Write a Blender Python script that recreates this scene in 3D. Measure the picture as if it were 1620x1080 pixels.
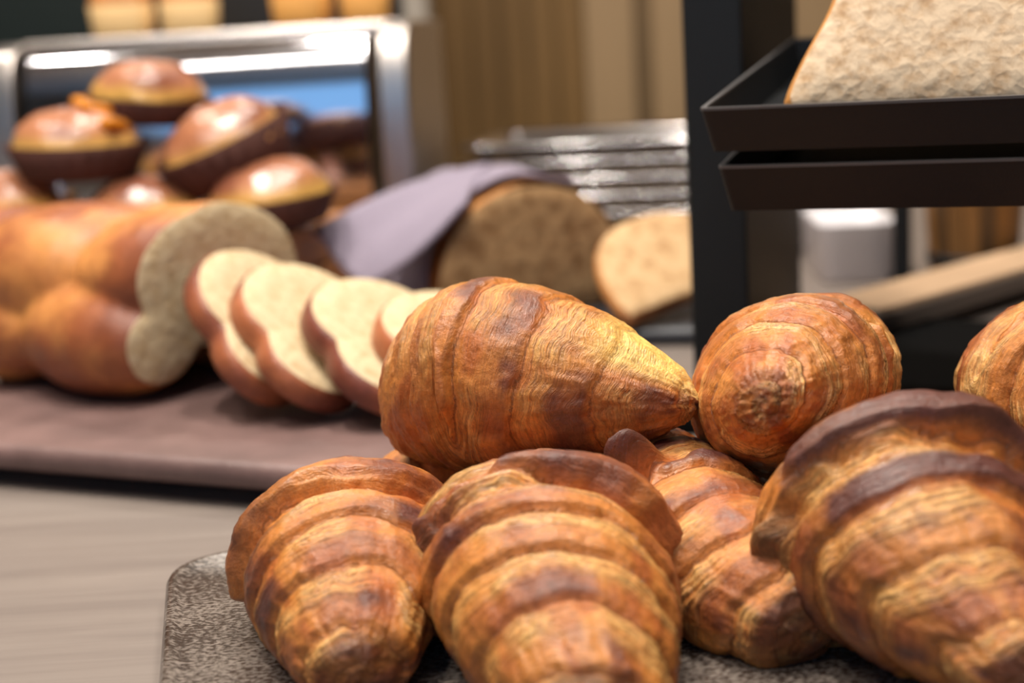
import bpy, bmesh, math, random
import numpy as np
from mathutils import Vector, Matrix, Euler

for o in list(bpy.data.objects): bpy.data.objects.remove(o, do_unlink=True)
scene = bpy.context.scene
C = scene.collection
PI = math.pi
R = math.radians

# ------------------------------------------------------------------ camera
cam_d = bpy.data.cameras.new('camera'); cam = bpy.data.objects.new('camera', cam_d); C.objects.link(cam)
cam_d.sensor_width = 36.0
cam_d.lens = 36.0 * 2300 / 1620
cam_d.clip_start = 0.02
cam.location = (0, 0, 0.225)
cam.rotation_euler = (Matrix.Rotation(R(90 - 12), 4, 'X') @ Matrix.Rotation(R(-3.5), 4, 'Z')).to_euler()
cam_d.dof.use_dof = True
cam_d.dof.focus_distance = 0.553
cam_d.dof.aperture_fstop = 5.0
cam_d.dof.aperture_blades = 0
scene.camera = cam

# ------------------------------------------------------------------ world, exposure
w = bpy.data.worlds.new('world'); scene.world = w; w.use_nodes = True
w.node_tree.nodes['Background'].inputs[0].default_value = (1.0, 0.93, 0.85, 1)
w.node_tree.nodes['Background'].inputs[1].default_value = 0.12
vs = scene.view_settings
vs.view_transform = 'Standard'; vs.look = 'None'; vs.gamma = 1.0; vs.use_curve_mapping = False
vs.exposure = -.48

# ceiling lamps: x, y, watts (the lamp bodies are built further down at the same places)
CEIL = 1.70
SPOTS = [(-0.45, 0.75, 16), (0.0, 0.95, 11), (-0.95, 1.65, 8), (0.15, 1.80, 11), (-0.4, 2.2, 7), (-0.55, -0.25, 7), (0.65, 0.10, 6)]  # last one is unseen, added as right-front fill for the loaf's cut face
SPOTCOL = (1.0, 0.92, 0.82)
for x, y, p in SPOTS:
    ld = bpy.data.lights.new('downlight_beam', 'AREA'); ld.shape = 'DISK'; ld.size = 0.11
    ld.energy = p; ld.color = SPOTCOL; ld.spread = R(150)
    lo = bpy.data.objects.new('downlight_beam', ld); lo.location = (x, y, CEIL - 0.035); C.objects.link(lo)
# linear pendant lamp over the counter
ld = bpy.data.lights.new('linear_lamp_beam', 'AREA'); ld.shape = 'RECTANGLE'; ld.size = 1.3; ld.size_y = 0.07
ld.energy = 9; ld.color = (1.0, 0.94, 0.87)
LIN = (-0.25, 0.42, 1.20)
lo = bpy.data.objects.new('linear_lamp_beam', ld); lo.location = (LIN[0], LIN[1], LIN[2] - 0.012); C.objects.link(lo)
# daylight through the window behind the camera
WIN = (-0.75, -1.99, 0.90, 2.2, 1.15)     # x, y, z centre, width, height
ld = bpy.data.lights.new('window_daylight', 'AREA'); ld.shape = 'RECTANGLE'; ld.size = WIN[3]; ld.size_y = WIN[4]
ld.energy = 9; ld.color = (0.28, 0.58, 1.0)
lo = bpy.data.objects.new('window_daylight', ld); lo.location = (WIN[0], WIN[1] + 0.03, WIN[2])
lo.rotation_euler = (R(90), 0, 0); C.objects.link(lo)

# ------------------------------------------------------------------ noise
def _hash(ix, iy, iz, seed):
    h = (ix.astype(np.int64) * 374761393 + iy.astype(np.int64) * 668265263 + iz.astype(np.int64) * 2147483647 + seed * 1274126177) & 0xFFFFFFFF
    h = ((h ^ (h >> 13)) * 1274126177) & 0xFFFFFFFF
    h = ((h ^ (h >> 16)) * 2246822519) & 0xFFFFFFFF
    return ((h ^ (h >> 15)) & 0xFFFFFF) / float(0xFFFFFF)
def vn(x, y, z, seed=0):
    x, y, z = np.broadcast_arrays(np.asarray(x, float), np.asarray(y, float), np.asarray(z, float))
    ix, iy, iz = np.floor(x), np.floor(y), np.floor(z)
    fx, fy, fz = x - ix, y - iy, z - iz
    fx = fx * fx * (3 - 2 * fx); fy = fy * fy * (3 - 2 * fy); fz = fz * fz * (3 - 2 * fz)
    r = 0
    for a in (0, 1):
        for b in (0, 1):
            for c in (0, 1):
                wgt = (fx if a else 1 - fx) * (fy if b else 1 - fy) * (fz if c else 1 - fz)
                r = r + wgt * _hash(ix + a, iy + b, iz + c, seed)
    return r
def fbm(x, y, z, seed=0, o=3):
    r = 0; a = 0.5; t = 0
    for k in range(o):
        r = r + a * vn(x * 2 ** k, y * 2 ** k, z * 2 ** k, seed + k * 17); t += a; a *= 0.5
    return r / t
def ss(a, b, x):
    t = np.clip((x - a) / (b - a), 0, 1); return t * t * (3 - 2 * t)
def lin(c):
    c = np.asarray(c, float) / 255.0
    return np.where(c <= 0.04045, c / 12.92, ((c + 0.055) / 1.055) ** 2.4)
def L4(r, g, b): return tuple(lin((r, g, b))) + (1,)

# ------------------------------------------------------------------ object helpers
def tag(o, label=None, cat=None, group=None, kind=None):
    if label: o['label'] = label
    if cat: o['category'] = cat
    if group: o['group'] = group
    if kind: o['kind'] = kind
    return o
def empty(name, loc=(0, 0, 0), rot=(0, 0, 0), label=None, cat=None, group=None, kind=None):
    o = bpy.data.objects.new(name, None); C.objects.link(o); o.location = loc; o.rotation_euler = rot
    o.empty_display_size = 0.02
    return tag(o, label, cat, group, kind)
def mobj(name, verts, faces, mat, parent=None, smooth=True, col=None, loc=None, rot=None, alpha=None):
    me = bpy.data.meshes.new(name)
    if isinstance(faces, np.ndarray): faces = faces.tolist()
    me.from_pydata([tuple(v) for v in np.asarray(verts, float).tolist()], [], faces)
    if smooth: me.polygons.foreach_set('use_smooth', [True] * len(me.polygons))
    if col is not None:
        a = me.color_attributes.new('Col', 'FLOAT_COLOR', 'POINT')
        c = np.ones((len(verts), 4)); c[:, :3] = col
        if alpha is not None: c[:, 3] = alpha
        a.data.foreach_set('color', c.ravel())
    me.materials.append(mat); me.update()
    o = bpy.data.objects.new(name, me); C.objects.link(o)
    if parent is not None: o.parent = parent
    if loc is not None: o.location = loc
    if rot is not None: o.rotation_euler = rot
    return o
def bobj(name, bm, mat, parent=None, smooth=False, loc=None, rot=None):
    bmesh.ops.recalc_face_normals(bm, faces=bm.faces)
    me = bpy.data.meshes.new(name); bm.to_mesh(me); bm.free()
    if smooth: me.polygons.foreach_set('use_smooth', [True] * len(me.polygons))
    me.materials.append(mat)
    o = bpy.data.objects.new(name, me); C.objects.link(o)
    if parent is not None: o.parent = parent
    if loc is not None: o.location = loc
    if rot is not None: o.rotation_euler = rot
    return o
def box(x0, x1, y0, y1, z0, z1, bev=0.0, seg=2, bm=None):
    b = bm or bmesh.new()
    r = bmesh.ops.create_cube(b, size=1)
    for v in r['verts']:
        v.co = Vector(((v.co.x + .5) * (x1 - x0) + x0, (v.co.y + .5) * (y1 - y0) + y0, (v.co.z + .5) * (z1 - z0) + z0))
    if bev:
        es = {e for v in r['verts'] for e in v.link_edges}
        bmesh.ops.bevel(b, geom=list(es), offset=bev, segments=seg, affect='EDGES', profile=.5)
    return b
def grid_faces(n, m, wrap=True):
    i = np.arange(n - 1)[:, None]; j = np.arange(m if wrap else m - 1)[None, :]
    j2 = (j + 1) % m
    return np.stack([i * m + j, i * m + j2, (i + 1) * m + j2, (i + 1) * m + j], -1).reshape(-1, 4)
def lathe(prof, n=48, wob=None):
    prof = np.asarray(prof, float); th = np.linspace(0, 2 * PI, n, endpoint=False)
    r = prof[:, 0][:, None] * (1 + (wob(th)[None, :] if wob else 0)); z = np.repeat(prof[:, 1][:, None], n, 1)
    v = np.stack([r * np.cos(th), r * np.sin(th), z], -1).reshape(-1, 3)
    f = grid_faces(len(prof), n).tolist()
    return v, f

# ------------------------------------------------------------------ materials
def nodes(name):
    m = bpy.data.materials.new(name); m.use_nodes = True; nt = m.node_tree
    return m, nt, nt.nodes['Principled BSDF']
def N(nt, t, **kw):
    n = nt.nodes.new(t)
    for k, v in kw.items():
        if k in n.inputs: n.inputs[k].default_value = v
        else: setattr(n, k, v)
    return n
def simple(name, col, rough=0.5, metal=0.0, spec=0.5, bump=0.0, bscale=200, var=0.0, vscale=20, stretch=(1, 1, 1), coat=0.0):
    m, nt, p = nodes(name)
    p.inputs['Roughness'].default_value = rough; p.inputs['Metallic'].default_value = metal
    p.inputs['Specular IOR Level'].default_value = spec; p.inputs['Coat Weight'].default_value = coat
    p.inputs['Base Color'].default_value = L4(*col)
    tc = N(nt, 'ShaderNodeTexCoord'); mp = N(nt, 'ShaderNodeMapping'); mp.inputs['Scale'].default_value = stretch
    nt.links.new(tc.outputs['Object'], mp.inputs['Vector'])
    if var:
        n = N(nt, 'ShaderNodeTexNoise', Scale=vscale, Detail=5.0); nt.links.new(mp.outputs[0], n.inputs['Vector'])
        r = N(nt, 'ShaderNodeValToRGB')
        c = lin(col)
        r.color_ramp.elements[0].position = .3; r.color_ramp.elements[1].position = .7
        r.color_ramp.elements[0].color = tuple(c * (1 - var)) + (1,); r.color_ramp.elements[1].color = tuple(np.minimum(c * (1 + var), 1)) + (1,)
        nt.links.new(n.outputs[0], r.inputs[0]); nt.links.new(r.outputs[0], p.inputs['Base Color'])
    if bump:
        n = N(nt, 'ShaderNodeTexNoise', Scale=bscale, Detail=4.0); nt.links.new(mp.outputs[0], n.inputs['Vector'])
        b = N(nt, 'ShaderNodeBump', Strength=bump, Distance=0.002); nt.links.new(n.outputs[0], b.inputs['Height'])
        nt.links.new(b.outputs[0], p.inputs['Normal'])
    return m
def attr_mat(name, rough=0.45, spec=0.5, bump=0.3, bscale=900, var=0.25, sss=0.0, rvar=0.0, coat=0.0):
    """colour of the baked crust comes with the surface; fine flaky grain and relief on top"""
    m, nt, p = nodes(name)
    a = N(nt, 'ShaderNodeAttribute', attribute_name='Col')
    tc = N(nt, 'ShaderNodeTexCoord')
    n = N(nt, 'ShaderNodeTexNoise', Scale=bscale * .45, Detail=5.0); nt.links.new(tc.outputs['Object'], n.inputs['Vector'])
    mr = N(nt, 'ShaderNodeMapRange'); mr.inputs[1].default_value = .3; mr.inputs[2].default_value = .7
    mr.inputs[3].default_value = 1 - var; mr.inputs[4].default_value = 1 + var
    nt.links.new(n.outputs[0], mr.inputs[0])
    mx = N(nt, 'ShaderNodeVectorMath', operation='SCALE')
    nt.links.new(a.outputs['Color'], mx.inputs[0]); nt.links.new(mr.outputs[0], mx.inputs['Scale'])
    nt.links.new(mx.outputs[0], p.inputs['Base Color'])
    n2 = N(nt, 'ShaderNodeTexNoise', Scale=bscale, Detail=3.0); nt.links.new(tc.outputs['Object'], n2.inputs['Vector'])
    b = N(nt, 'ShaderNodeBump', Strength=bump, Distance=0.0012); nt.links.new(n2.outputs[0], b.inputs['Height'])
    nt.links.new(b.outputs[0], p.inputs['Normal'])
    p.inputs['Roughness'].default_value = rough
    if rvar:
        mr2 = N(nt, 'ShaderNodeMapRange'); mr2.inputs[1].default_value = .3; mr2.inputs[2].default_value = .7
        mr2.inputs[3].default_value = rough - rvar; mr2.inputs[4].default_value = rough + rvar
        n3 = N(nt, 'ShaderNodeTexNoise', Scale=60.0, Detail=3.0); nt.links.new(tc.outputs['Object'], n3.inputs['Vector'])
        nt.links.new(n3.outputs[0], mr2.inputs[0]); nt.links.new(mr2.outputs[0], p.inputs['Roughness'])
    p.inputs['Specular IOR Level'].default_value = spec
    p.inputs['Coat Weight'].default_value = coat; p.inputs['Coat Roughness'].default_value = .25
    if sss:
        p.inputs['Subsurface Weight'].default_value = sss; p.inputs['Subsurface Radius'].default_value = (.006, .003, .001)
        p.inputs['Subsurface Scale'].default_value = 0.5
    return m
def crumb_mat(name, col, hole, scale=120, rough=.9):
    m, nt, p = nodes(name)
    tc = N(nt, 'ShaderNodeTexCoord')
    n = N(nt, 'ShaderNodeTexNoise', Scale=scale, Detail=6.0, Roughness=.65); nt.links.new(tc.outputs['Object'], n.inputs['Vector'])
    v = N(nt, 'ShaderNodeTexVoronoi', Scale=scale * 1.3); 
    n0 = N(nt, 'ShaderNodeVectorMath', operation='ADD')
    nd = N(nt, 'ShaderNodeTexNoise', Scale=scale * .8); nt.links.new(tc.outputs['Object'], nd.inputs['Vector'])
    sc = N(nt, 'ShaderNodeVectorMath', operation='SCALE'); sc.inputs['Scale'].default_value = .012
    nt.links.new(nd.outputs['Color'], sc.inputs[0]); nt.links.new(sc.outputs[0], n0.inputs[1]); nt.links.new(tc.outputs['Object'], n0.inputs[0])
    nt.links.new(n0.outputs[0], v.inputs['Vector'])
    r = N(nt, 'ShaderNodeValToRGB'); c = lin(col); h = lin(hole)
    r.color_ramp.elements[0].position = .33; r.color_ramp.elements[0].color = tuple(h) + (1,)
    r.color_ramp.elements[1].position = .56; r.color_ramp.elements[1].color = tuple(c) + (1,)
    nt.links.new(n.outputs[0], r.inputs[0]); nt.links.new(r.outputs[0], p.inputs['Base Color'])
    ad = N(nt, 'ShaderNodeMath', operation='ADD'); nt.links.new(n.outputs[0], ad.inputs[0]); nt.links.new(v.outputs[0], ad.inputs[1])
    b = N(nt, 'ShaderNodeBump', Strength=.35, Distance=0.002); nt.links.new(ad.outputs[0], b.inputs['Height'])
    nt.links.new(b.outputs[0], p.inputs['Normal'])
    p.inputs['Roughness'].default_value = rough; p.inputs['Specular IOR Level'].default_value = .2
    return m

def croissant_mat():
    m, nt, p = nodes('croissant_crust')
    l = nt.links.new
    a = N(nt, 'ShaderNodeAttribute', attribute_name='Col'); la = N(nt, 'ShaderNodeAttribute', attribute_name='Lam')
    tc = N(nt, 'ShaderNodeTexCoord')
    mp = N(nt, 'ShaderNodeMapping'); mp.inputs['Scale'].default_value = (46, 2.0, 2.0); l(la.outputs['Vector'], mp.inputs['Vector'])
    n1 = N(nt, 'ShaderNodeTexNoise', Scale=1.0, Detail=3.0, Roughness=.6); l(mp.outputs[0], n1.inputs['Vector'])
    n2 = N(nt, 'ShaderNodeTexNoise', Scale=420.0, Detail=4.0, Roughness=.6); l(tc.outputs['Object'], n2.inputs['Vector'])
    def rng(src, lo, hi, a0=.32, a1=.68):
        r = N(nt, 'ShaderNodeMapRange'); r.inputs[1].default_value = a0; r.inputs[2].default_value = a1; r.inputs[3].default_value = lo; r.inputs[4].default_value = hi
        l(src, r.inputs[0]); return r.outputs[0]
    st = rng(a.outputs['Alpha'], .34, 1.0, 0, 1)
    d1 = N(nt, 'ShaderNodeMath', operation='SUBTRACT'); l(rng(n1.outputs[0], .60, 1.34), d1.inputs[0]); d1.inputs[1].default_value = 1.0
    d2 = N(nt, 'ShaderNodeMath', operation='MULTIPLY_ADD'); l(d1.outputs[0], d2.inputs[0]); l(st, d2.inputs[1]); d2.inputs[2].default_value = 1.0
    mu = N(nt, 'ShaderNodeMath', operation='MULTIPLY'); l(d2.outputs[0], mu.inputs[0]); l(rng(n2.outputs[0], .80, 1.20), mu.inputs[1])
    mx = N(nt, 'ShaderNodeVectorMath', operation='SCALE'); l(a.outputs['Color'], mx.inputs[0]); l(mu.outputs[0], mx.inputs['Scale'])
    l(mx.outputs[0], p.inputs['Base Color'])
    hb_ = N(nt, 'ShaderNodeMath', operation='MULTIPLY'); l(n1.outputs[0], hb_.inputs[0]); l(st, hb_.inputs[1])
    b1 = N(nt, 'ShaderNodeBump', Strength=.85, Distance=.0013); l(hb_.outputs[0], b1.inputs['Height'])
    n3 = N(nt, 'ShaderNodeTexNoise', Scale=480.0, Detail=5.0, Roughness=.62); l(tc.outputs['Object'], n3.inputs['Vector'])
    b2 = N(nt, 'ShaderNodeBump', Strength=.55, Distance=.0011); l(n3.outputs[0], b2.inputs['Height']); l(b1.outputs[0], b2.inputs['Normal'])
    l(b2.outputs[0], p.inputs['Normal']); l(b2.outputs[0], p.inputs['Coat Normal'])
    n4 = N(nt, 'ShaderNodeTexNoise', Scale=70.0, Detail=3.0); l(tc.outputs['Object'], n4.inputs['Vector'])
    l(rng(n4.outputs[0], .34, .52), p.inputs['Roughness'])
    l(rng(n4.outputs[0], .40, .05), p.inputs['Coat Weight']); p.inputs['Coat Roughness'].default_value = .2
    p.inputs['Specular IOR Level'].default_value = .5
    return m

M = {}
M['croissant'] = croissant_mat()
M['crust'] = attr_mat('loaf_crust', rough=.42, spec=.45, bump=.25, bscale=500, var=.15, rvar=.06)
M['glaze'] = attr_mat('glazed_crust', rough=.3, spec=.6, bump=.1, bscale=300, var=.08, coat=.3)
M['crumb'] = crumb_mat('white_crumb', (212, 192, 156), (192, 164, 124), 130)
M['crumb2'] = crumb_mat('sourdough_crumb', (190, 152, 108), (135, 96, 60), 75)
M['crumb3'] = crumb_mat('pale_crumb', (222, 198, 168), (190, 156, 120), 125)
M['crumb4'] = crumb_mat('sourdough_slice_crumb', (215, 180, 136), (178, 136, 92), 90)
M['wornhighlight'] = simple('worn_edge_highlight', (88, 86, 86), rough=.4, spec=.5)  # lighter grey puts the edge highlight into the colour of the worn black rims
M['black'] = simple('black_painted_steel', (25, 28, 31), rough=.5, spec=.3, bump=.15, bscale=900)
M['blackbase'] = simple('black_matt_base', (9, 9, 10), rough=.85, spec=.12)
M['paper_brown'] = simple('dark_brown_paper', (74, 42, 34), rough=.75, spec=.25, var=.1, vscale=60)
M['paper_tan'] = simple('tan_paper', (196, 140, 70), rough=.7, spec=.25, var=.1, vscale=50)
M['napkin'] = simple('lavender_grey_linen', (150, 140, 156), rough=.9, spec=.15, bump=.5, bscale=900, var=.06, vscale=300)
M['palewood'] = simple('pale_wood', (214, 180, 146), rough=.5, spec=.3, var=.08, vscale=18, stretch=(1, 9, 9))
M['boardedge'] = simple('grey_board_edge', (104, 92, 84), rough=.45, spec=.4)
M['crate'] = simple('honey_wood', (178, 116, 58), rough=.55, var=.15, vscale=14, stretch=(1, 8, 8))
M['steel'] = simple('brushed_steel', (196, 188, 182), rough=.33, metal=1.0, bump=.08, bscale=400, stretch=(1, 1, 25))
M['chrome'] = simple('polished_chrome', (222, 222, 228), rough=.10, metal=1.0)
M['traymetal'] = simple('tray_aluminium', (176, 172, 172), rough=.14, metal=1.0)
M['rubber'] = simple('black_rubber', (15, 15, 15), rough=.7)
M['darkcab'] = simple('dark_cabinet', (34, 32, 30), rough=.5, var=.15, vscale=8)
M['greencab'] = simple('dark_green_lacquer', (20, 30, 22), rough=.5)
M['white'] = simple('white_porcelain', (226, 222, 226), rough=.3, spec=.5)
M['plaster'] = simple('cream_plaster', (150, 136, 116), rough=.85, spec=.2, bump=.1, bscale=60)
M['ceil'] = simple('ceiling_paint', (228, 222, 214), rough=.9, spec=.2)
M['floor'] = simple('floor_tile', (96, 84, 74), rough=.4, var=.1, vscale=3)
M['pillar'] = simple('pillar_paint', (196, 186, 174), rough=.7, spec=.3)
M['darkpanel'] = simple('dark_wall_panel', (128, 96, 52), rough=.55, var=.12, vscale=6, stretch=(6, 6, .6))
M['lightpanel'] = simple('light_wall_panel', (176, 146, 108), rough=.5, var=.06, vscale=5, stretch=(6, 6, .6))
M['midpanel'] = simple('wall_stile', (122, 98, 66), rough=.55, var=.08, vscale=6)
M['tin'] = simple('lamp_housing', (230, 228, 224), rough=.4)

def wood_counter():
    m, nt, p = nodes('greyed_wood_counter')
    tc = N(nt, 'ShaderNodeTexCoord'); mp = N(nt, 'ShaderNodeMapping')
    mp.inputs['Rotation'].default_value = (0, 0, R(14)); mp.inputs['Scale'].default_value = (1.5, 22, 1)
    nt.links.new(tc.outputs['Object'], mp.inputs['Vector'])
    n = N(nt, 'ShaderNodeTexNoise', Scale=3.0, Detail=8.0, Roughness=.6, Distortion=.4); nt.links.new(mp.outputs[0], n.inputs['Vector'])
    r = N(nt, 'ShaderNodeValToRGB'); e = r.color_ramp.elements
    e[0].position = .25; e[0].color = L4(112, 101, 95); e[1].position = .75; e[1].color = L4(136, 125, 117)
    nt.links.new(n.outputs[0], r.inputs[0]); nt.links.new(r.outputs[0], p.inputs['Base Color'])
    b = N(nt, 'ShaderNodeBump', Strength=.12, Distance=.001); nt.links.new(n.outputs[0], b.inputs['Height']); nt.links.new(b.outputs[0], p.inputs['Normal'])
    p.inputs['Roughness'].default_value = .48; p.inputs['Specular IOR Level'].default_value = .4
    return m
M['counter'] = wood_counter()
def plate_mat():
    m, nt, p = nodes('speckled_brown_glaze')
    tc = N(nt, 'ShaderNodeTexCoord'); mp = N(nt, 'ShaderNodeMapping'); mp.inputs['Scale'].default_value = (1, 1.7, 1); mp.inputs['Rotation'].default_value = (0, 0, R(12))
    nt.links.new(tc.outputs['Object'], mp.inputs['Vector'])
    n = N(nt, 'ShaderNodeTexNoise', Scale=420.0, Detail=4.0, Roughness=.6); nt.links.new(mp.outputs[0], n.inputs['Vector'])
    n2 = N(nt, 'ShaderNodeTexNoise', Scale=18.0, Detail=2.0); nt.links.new(mp.outputs[0], n2.inputs['Vector'])
    ad = N(nt, 'ShaderNodeMath', operation='MULTIPLY_ADD'); ad.inputs[1].default_value = .35
    nt.links.new(n2.outputs[0], ad.inputs[0]); nt.links.new(n.outputs[0], ad.inputs[2])
    r = N(nt, 'ShaderNodeValToRGB'); e = r.color_ramp.elements
    e[0].position = .62; e[0].color = L4(52, 43, 38); e[1].position = .80; e[1].color = L4(128, 118, 110)
    nt.links.new(ad.outputs[0], r.inputs[0]); nt.links.new(r.outputs[0], p.inputs['Base Color'])
    p.inputs['Roughness'].default_value = .24; p.inputs['Specular IOR Level'].default_value = .55
    b = N(nt, 'ShaderNodeBump', Strength=.2, Distance=.0008); nt.links.new(n.outputs[0], b.inputs['Height']); nt.links.new(b.outputs[0], p.inputs['Normal'])
    return m
M['plate'] = plate_mat()
M['slab'] = simple('reddish_slate', (116, 92, 88), rough=.42, spec=.45, var=.22, vscale=28, bump=.3, bscale=160)
def emis(name, col, st):
    m, nt, p = nodes(name)
    p.inputs['Base Color'].default_value = (0, 0, 0, 1); p.inputs['Emission Color'].default_value = col; p.inputs['Emission Strength'].default_value = st
    return m
M['lampglow'] = emis('lamp_glow', SPOTCOL + (1,), 60)
M['linglow'] = emis('linear_lamp_glow', (1, .9, .78, 1), 14)
M['day'] = emis('daylight_pane', (.22, .52, 1.0, 1), .35)

# ------------------------------------------------------------------ the room
X0, X1, Y0, Y1, Z0 = -2.3, 2.3, -2.0, 2.6, -0.9
tag(bobj('floor', box(X0, X1, Y0, Y1, Z0 - .05, Z0), M['floor']), 'dark tiled cafe floor below the counter', 'floor', kind='structure')
tag(bobj('ceiling', box(X0, X1, Y0, Y1, CEIL, CEIL + .05), M['ceil']), 'pale painted ceiling above the counter', 'ceiling', kind='structure')
tag(bobj('wall_left', box(X0 - .08, X0, Y0, Y1, Z0, CEIL), M['plaster']), 'cream plaster wall left of the counter', 'wall', kind='structure')
tag(bobj('wall_right', box(X1, X1 + .08, Y0, Y1, Z0, CEIL), M['plaster']), 'cream plaster wall right of the counter', 'wall', kind='structure')
tag(bobj('wall_front', box(X0, X1, Y0 - .08, Y0, Z0, CEIL), M['plaster']), 'cream plaster wall holding the window', 'wall', kind='structure')
wb = tag(bobj('wall_back', box(X0, X1, Y1, Y1 + .08, Z0, CEIL), M['midpanel']), 'wood panelled wall behind the buffet', 'wall', kind='structure')
# upright boards of the back wall, each its own piece
xs = -2.28; k = 0
random.seed(4)
while xs < 2.25:
    if -0.10 < xs < 0.13: wd = .045; mt = 'darkpanel'
    elif xs < -0.10: wd = .2; mt = 'darkpanel'
    else: wd = .085 if xs < .4 else .16; mt = 'lightpanel'
    gap = .004 if mt == 'darkpanel' else .033
    d = .012 + .004 * random.random()
    bobj('board', box(xs, xs + wd, Y1 - d, Y1 + .001, Z0, CEIL, .002, 1), M[mt], wb)
    xs += wd + gap
# window behind the camera: frame and panes
wn = empty('window_1', (WIN[0], WIN[1], WIN[2]), label='large window with bright blue daylight', cat='window', kind='structure')
fw, fh = WIN[3] / 2, WIN[4] / 2
for a, b_, c_, d_ in ((-fw - .06, -fw, -fh - .06, fh + .06), (fw, fw + .06, -fh - .06, fh + .06), (-fw, fw, -fh - .06, -fh), (-fw, fw, fh, fh + .06), (-.02, .02, -fh, fh)):
    bobj('window_frame', box(a, b_, -.005, .05, c_, d_, .004), M['tin'], wn)
for a, b_ in ((-fw, -.02), (.02, fw)): bobj('pane', box(a, b_, .0, .008, -fh, fh), M['day'], wn)
# pillar in front of the back wall
pl = tag(bobj('trim_1', box(-.195, -.105, 2.44, 2.58, Z0, CEIL, .006), M['pillar']), 'pale grey pillar against the panelled wall', 'pillar', kind='structure')

# lamps
for i, (x, y, p) in enumerate(SPOTS):
    t = empty('ceiling_downlight', (x, y, CEIL), label='recessed ceiling downlight ' + ('above the braided loaf', 'above the napkin loaf', 'far left above the bread box', 'above the metal trays', 'near the panelled back wall', 'nearest the window', 'added at the right as fill for the cut loaf')[i], cat='lamp', group='ceiling downlights above the buffet')
    v, f = lathe([(.055, -.002), (.075, -.002), (.078, -.012), (.07, -.03), (.056, -.03), (.052, -.02), (.052, -.004)], 40)
    mobj('ring', v, f, M['tin'], t)
    v, f = lathe([(.0005, -.018), (.052, -.018)], 40); mobj('bulb', v, f, M['lampglow'], t)
t = empty('linear_pendant_lamp', LIN, label='long slim pendant lamp hanging over the counter', cat='lamp')
bobj('housing', box(-.68, .68, -.045, .045, .0, .06, .006), M['tin'], t)
bobj('diffuser', box(-.65, .65, -.035, .035, -.008, .001), M['linglow'], t)
for x in (-.55, .55): bobj('cable', box(x - .0015, x + .0015, -.0015, .0015, .06, CEIL - LIN[2]), M['rubber'], t)

# counter
ct = empty('counter', (0, 0, 0), label='long buffet counter with a greyed wood top', cat='counter')
bobj('counter_top', box(-1.7, 1.7, .02, 2.15, -.04, 0, .003), M['counter'], ct)
bobj('counter_body', box(-1.65, 1.65, .08, 2.1, Z0, -.04), M['darkcab'], ct)

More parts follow.
